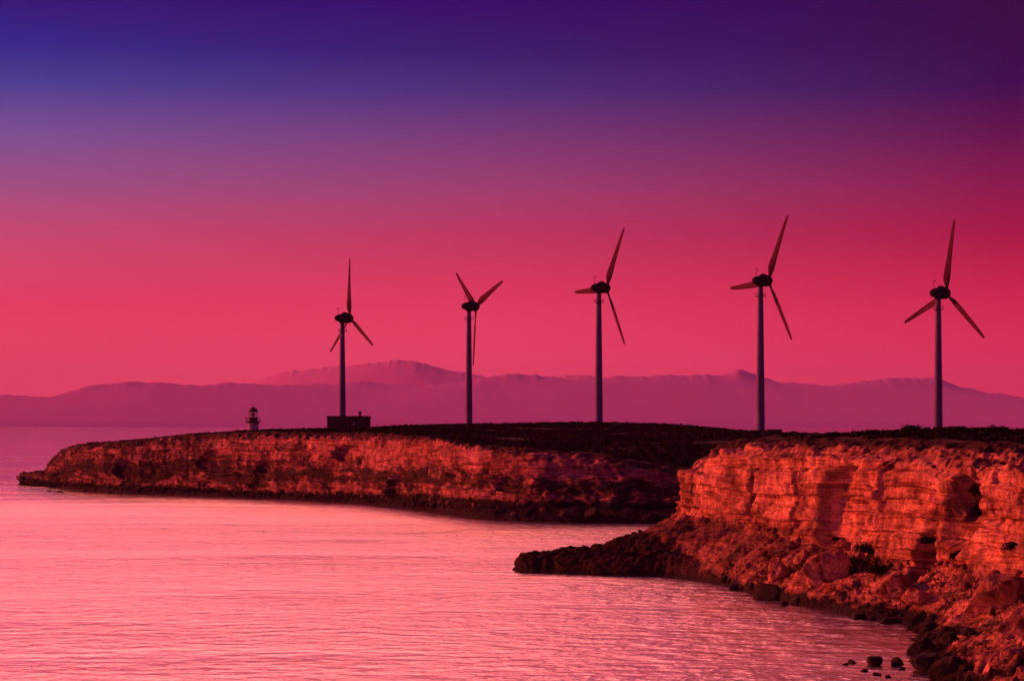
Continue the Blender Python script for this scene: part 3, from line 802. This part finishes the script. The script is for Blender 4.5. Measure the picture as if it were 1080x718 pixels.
# ------------------------------------------------------------------ far mountains
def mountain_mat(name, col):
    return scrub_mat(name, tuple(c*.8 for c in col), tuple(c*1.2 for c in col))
def mountains(name, prof, Y, depth, seed, mat, base):
    pxs = np.linspace(prof[0][0], prof[-1][0], 900)
    pys = np.interp(pxs, [p[0] for p in prof], [p[1] for p in prof])
    ker = np.hanning(15); ker /= ker.sum()
    pys = np.convolve(np.pad(pys, 7, mode='edge'), ker, 'valid')
    soft = np.convolve(np.pad(pys, 45, mode='edge'), np.ones(91)/91, 'valid')
    pys = pys + 1.3*fbm(pxs*.05, 0, 0, 5, seed, .6) + (.7 if Y < 25000 else .3)*np.abs(fbm(pxs*.13, 3, 0, 4, seed+2))*np.clip((HZ - pys)/30, 0, 1)
    low_top = HC + (HZ - soft) * Y / F
    top = HC + (HZ - pys) * Y / F
    v = np.linspace(-1, 1, 61)[:, None]
    X = ((pxs - 540) * Y / F)[None, :] * np.ones_like(v)
    YY = Y + v * depth + 0*X
    prof_ = (1 - np.abs(v)) ** .9
    spur = ridged(X/1500., YY/2600., 0, 4, seed + 5) - .9
    near_crest = np.exp(-np.abs(v)*(13 if Y < 25000 else 18))
    crest = top[None, :]*near_crest + low_top[None, :]*(1 - near_crest)
    Z = crest * np.clip(prof_ * (1 + .035*spur*np.abs(v)**.6*(1-np.abs(v))*2.0), 0, 1) - 6*(np.abs(v) > .98)
    Z = np.minimum(Z, top[None, :] * (1 - .25*np.abs(v)))
    V = np.stack([X, YY, Z], -1).reshape(-1, 3)
    r, c = Z.shape; ii = np.arange(r*c).reshape(r, c)
    q = np.stack([ii[:-1, :-1], ii[:-1, 1:], ii[1:, 1:], ii[1:, :-1]], -1).reshape(-1, 4)
    return tag(mesh_np(name, V, q, mat), kind='structure')
MAIN = [(-500, 430), (-200, 418), (0, 415.5), (30, 416.5), (62, 418), (85, 409), (100, 406), (130, 403), (160, 402), (195, 405.5), (222, 405), (242, 402), (262, 405),
        (300, 405), (350, 403), (385, 402), (405, 404), (450, 406), (480, 405), (500, 400), (522, 396), (560, 394.5), (590, 398), (618, 402), (650, 396),
        (690, 397), (718, 394), (755, 396), (782, 389.5), (800, 396), (825, 402), (850, 405), (870, 407), (900, 402), (940, 398), (990, 398), (1012, 408),
        (1050, 414), (1080, 420), (1200, 428), (1500, 438)]
BACK = [(120, 440), (200, 425), (255, 407), (280, 398), (300, 393), (340, 387), (380, 384.5), (400, 381), (420, 379), (450, 383), (475, 391), (500, 396), (540, 401),
        (585, 395.5), (605, 394), (640, 399), (720, 408), (900, 430)]
mountains('mountain_range', MAIN, 22000, 2600, 300, mountain_mat('far_hills_haze_tint', (.64, .31, .84)), 0)  # lavender base colour carries part of the haze fade
mountains('mountain_range_behind', BACK, 29000, 4500, 330, mountain_mat('farther_hills_haze_tint', (.98, .42, .85)), 0)  # paler still: more of the haze fade painted into the rear range

# ------------------------------------------------------------------ sea
def sea_mat():
    m, nt, p, out = new_mat('sea_water')
    pos = N(nt, 'ShaderNodeNewGeometry').outputs['Position']
    w1 = noise(nt, mapping(nt, pos, (.30, .36, 1), (0, 0, .3)), 1.0, 3, .5)
    w2 = noise(nt, mapping(nt, pos, (1.0, 1.3, 1), (0, 0, -.3)), 1.0, 4, .55)
    w3 = noise(nt, mapping(nt, pos, (.02, .05, 1), (0, 0, .3)), 1.0, 3, .5)
    h = math_(nt, 'ADD', math_(nt, 'MULTIPLY', math_(nt, 'POWER', w1, 1.6), 1.5), math_(nt, 'MULTIPLY', w2, .32))
    h = math_(nt, 'MULTIPLY', h, ramp(nt, w3, [(.34, (.36, .36, .36)), (.5, (.85, .85, .85)), (.66, (1.3, 1.3, 1.3))]))
    sy = N(nt, 'ShaderNodeSeparateXYZ'); nt.links.new(pos, sy.inputs[0])
    open_sea = math_(nt, 'MAXIMUM', math_(nt, 'MULTIPLY', math_(nt, 'SUBTRACT', sy.outputs[1], 560), 1/90.), 0)   # the sea lies calmer outside the cove
    h = math_(nt, 'DIVIDE', h, math_(nt, 'ADD', open_sea, 1.0))
    sw = noise(nt, mapping(nt, pos, (.028, .030, 1)), 1.0, 5, .65)
    h = math_(nt, 'ADD', h, math_(nt, 'MULTIPLY', sw, math_(nt, 'MINIMUM', math_(nt, 'MULTIPLY', open_sea, 1.6), 3.2)))
    nrm = bump(nt, h, 1.0, .50)
    wind = ramp(nt, noise(nt, mapping(nt, pos, (.0035, .013, 1)), 1.0, 5, .65), [(.42, (0, 0, 0)), (.62, (1, 1, 1))])
    rgh = math_(nt, 'MULTIPLY_ADD', math_(nt, 'DIVIDE', 1.0, math_(nt, 'MULTIPLY_ADD', open_sea, open_sea, 1.0)), .15, math_(nt, 'MULTIPLY_ADD', wind, .06, .02))
    gl = N(nt, 'ShaderNodeBsdfGlossy'); gl.inputs['Roughness'].default_value = .12
    gl.inputs['Color'].default_value = (.92, .92, .92, 1)
    nt.links.new(nrm, gl.inputs['Normal']); nt.links.new(rgh, gl.inputs['Roughness']); nt.links.new(rgh, p.inputs['Roughness'])
    setin(p, IOR=1.33)
    p.inputs['Base Color'].default_value = (.05, .03, .05, 1)
    nt.links.new(nrm, p.inputs['Normal'])
    mx = N(nt, 'ShaderNodeMixShader'); mx.inputs[0].default_value = .8
    nt.links.new(p.outputs[0], mx.inputs[1]); nt.links.new(gl.outputs[0], mx.inputs[2])
    nt.links.new(mx.outputs[0], out.inputs['Surface'])
    return m
bm = bmesh.new()
vs = [bm.verts.new(c) for c in ((-16000, -600, 0), (16000, -600, 0), (16000, 34800, 0), (-16000, 34800, 0))]
bm.faces.new(vs)
tag(obj('sea', bm, sea_mat()), kind='structure')

# ------------------------------------------------------------------ haze
HAZE_DENSITY = 2.4e-5
m, nt, p, out = new_mat('evening_haze'); nt.nodes.remove(p)
pv = N(nt, 'ShaderNodeVolumePrincipled')
pv.inputs['Color'].default_value = (.82, .64, 1.0, 1); pv.inputs['Density'].default_value = HAZE_DENSITY
pv.inputs['Anisotropy'].default_value = -.38
nt.links.new(pv.outputs[0], out.inputs['Volume'])
bm = bmesh.new(); box(bm, -17000, 17000, -900, 35200, -3.5, 840)
hz = obj('haze', bm, m); tag(hz, 'pale evening haze over the sea', 'haze', kind='stuff')

# ------------------------------------------------------------------ sky
SUN_AZ = math.radians(-71)      # from +Y, negative is left
SUN_EL = math.radians(17)
def lin(r, g, b):
    f = lambda c: (c/255/12.92) if c/255 <= .04045 else ((c/255 + .055)/1.055)**2.4
    return (f(r), f(g), f(b))
wd = bpy.data.worlds.new('World'); sc.world = wd; wd.use_nodes = True
nt = wd.node_tree; bg = nt.nodes['Background']
tc = N(nt, 'ShaderNodeTexCoord'); sp = N(nt, 'ShaderNodeSeparateXYZ'); nt.links.new(tc.outputs['Generated'], sp.inputs[0])
zc = sp.outputs[2]
def el(py): return ((HZ - py) / F) / .2
HAZE_L, HAZE_D, HAZE_TOP = (.48, .045, .13), HAZE_DENSITY, 820.0
def behind(py, rgb):
    e = max(math.atan2(HZ - py, F), .026); op = 1 - math.exp(-HAZE_D * HAZE_TOP / math.sin(e))
    return tuple(max(.0005, (c - op*l) / (1 - op)) for c, l in zip(lin(*rgb), HAZE_L))
def column_of_sky(cols):
    st = [(el(py), behind(py, c)) for py, c in cols]
    return ramp(nt, math_(nt, 'MULTIPLY', zc, 5.0), [(0, st[0][1])] + st + [(.95, st[-1][1])])
left = column_of_sky([(390, (230, 71, 107)), (320, (228, 65, 102)), (250, (201, 74, 114)), (200, (163, 80, 131)), (150, (130, 80, 146)), (100, (86, 64, 146)), (60, (50, 42, 136)), (5, (24, 24, 116))])
mid = column_of_sky([(390, (228, 68, 106)), (300, (219, 58, 96)), (250, (193, 56, 97)), (200, (161, 63, 111)), (150, (128, 58, 118)), (100, (85, 48, 120)), (60, (45, 32, 108)), (5, (18, 14, 104))])
right = column_of_sky([(390, (216, 56, 96)), (300, (200, 40, 80)), (250, (170, 30, 75)), (200, (140, 30, 80)), (150, (105, 25, 80)), (100, (68, 16, 82)), (60, (34, 5, 76)), (5, (6, 2, 70))])
az = N(nt, 'ShaderNodeMath', operation='ARCTAN2'); nt.links.new(sp.outputs[0], az.inputs[0]); nt.links.new(sp.outputs[1], az.inputs[1])
lf = N(nt, 'ShaderNodeClamp'); nt.links.new(math_(nt, 'MULTIPLY', az.outputs[0], -1/.21), lf.inputs[0])
rf_ = N(nt, 'ShaderNodeClamp'); nt.links.new(math_(nt, 'MULTIPLY', az.outputs[0], 1/.21), rf_.inputs[0])
low = mixc(nt, rf_.outputs[0], mixc(nt, lf.outputs[0], mid, left), right)
high = ramp(nt, zc, [(.19, lin(60, 30, 90)), (.21, (3.7, .72, .62)), (.38, (3.3, .62, .58)), (.56, (.5, .09, .22)), (1, (.2, .05, .32))])  # bright band above the view is added to lighten the water
front = ramp(nt, math_(nt, 'MULTIPLY_ADD', sp.outputs[1], .5, .5), [(.35, (.15, .12, .52)), (.55, (.18, .14, .5)), (.85, (1, 1, 1))])
high = mixc(nt, 1.0, high, front, 'MULTIPLY')
glow = ramp(nt, math_(nt, 'MULTIPLY_ADD', az.outputs[0], .5, .5), [(.28, (.55, .55, .7)), (.40, (1.25, 1.2, 1.1)), (.505, (1.1, 1.08, 1.05)), (.545, (.42, .34, .42)), (.60, (.18, .13, .22)), (.75, (.15, .1, .22))])   # added band kept left of centre, cut on the right to darken water there
high = mixc(nt, 1.0, high, glow, 'MULTIPLY')
sky = mixc(nt, math_(nt, 'GREATER_THAN', zc, .19), low, high)
nt.links.new(sky, bg.inputs[0]); bg.inputs[1].default_value = 1.0

sun = bpy.data.lights.new('sun', 'SUN'); sun.energy = 5.0; sun.angle = math.radians(4); sun.color = (1.0, .098, .035)
so = link(bpy.data.objects.new('sun', sun))
dirv = Vector((math.sin(SUN_AZ)*math.cos(SUN_EL), math.cos(SUN_AZ)*math.cos(SUN_EL), math.sin(SUN_EL)))
so.rotation_euler = dirv.to_track_quat('Z', 'Y').to_euler(); so.location = dirv * 300

# ------------------------------------------------------------------ camera and render
cam = bpy.data.cameras.new('camera'); co = link(bpy.data.objects.new('camera', cam))
cam.sensor_fit = 'HORIZONTAL'; cam.sensor_width = 36.0; cam.lens = 36.0 * F / 1080.0
cam.shift_y = (HZ - 359.0) / 1080.0
cam.clip_start = 1; cam.clip_end = 80000
co.location = CAM; co.rotation_euler = (math.pi/2, 0, 0)
sc.camera = co
sc.view_settings.view_transform = 'Standard'; sc.view_settings.look = 'None'
sc.view_settings.exposure = 0; sc.view_settings.gamma = 1
cy = sc.cycles
cy.use_denoising = True
cy.max_bounces = 6; cy.diffuse_bounces = 2; cy.glossy_bounces = 3; cy.volume_bounces = 1; cy.transparent_max_bounces = 8
cy.use_adaptive_sampling = True; cy.adaptive_threshold = .01
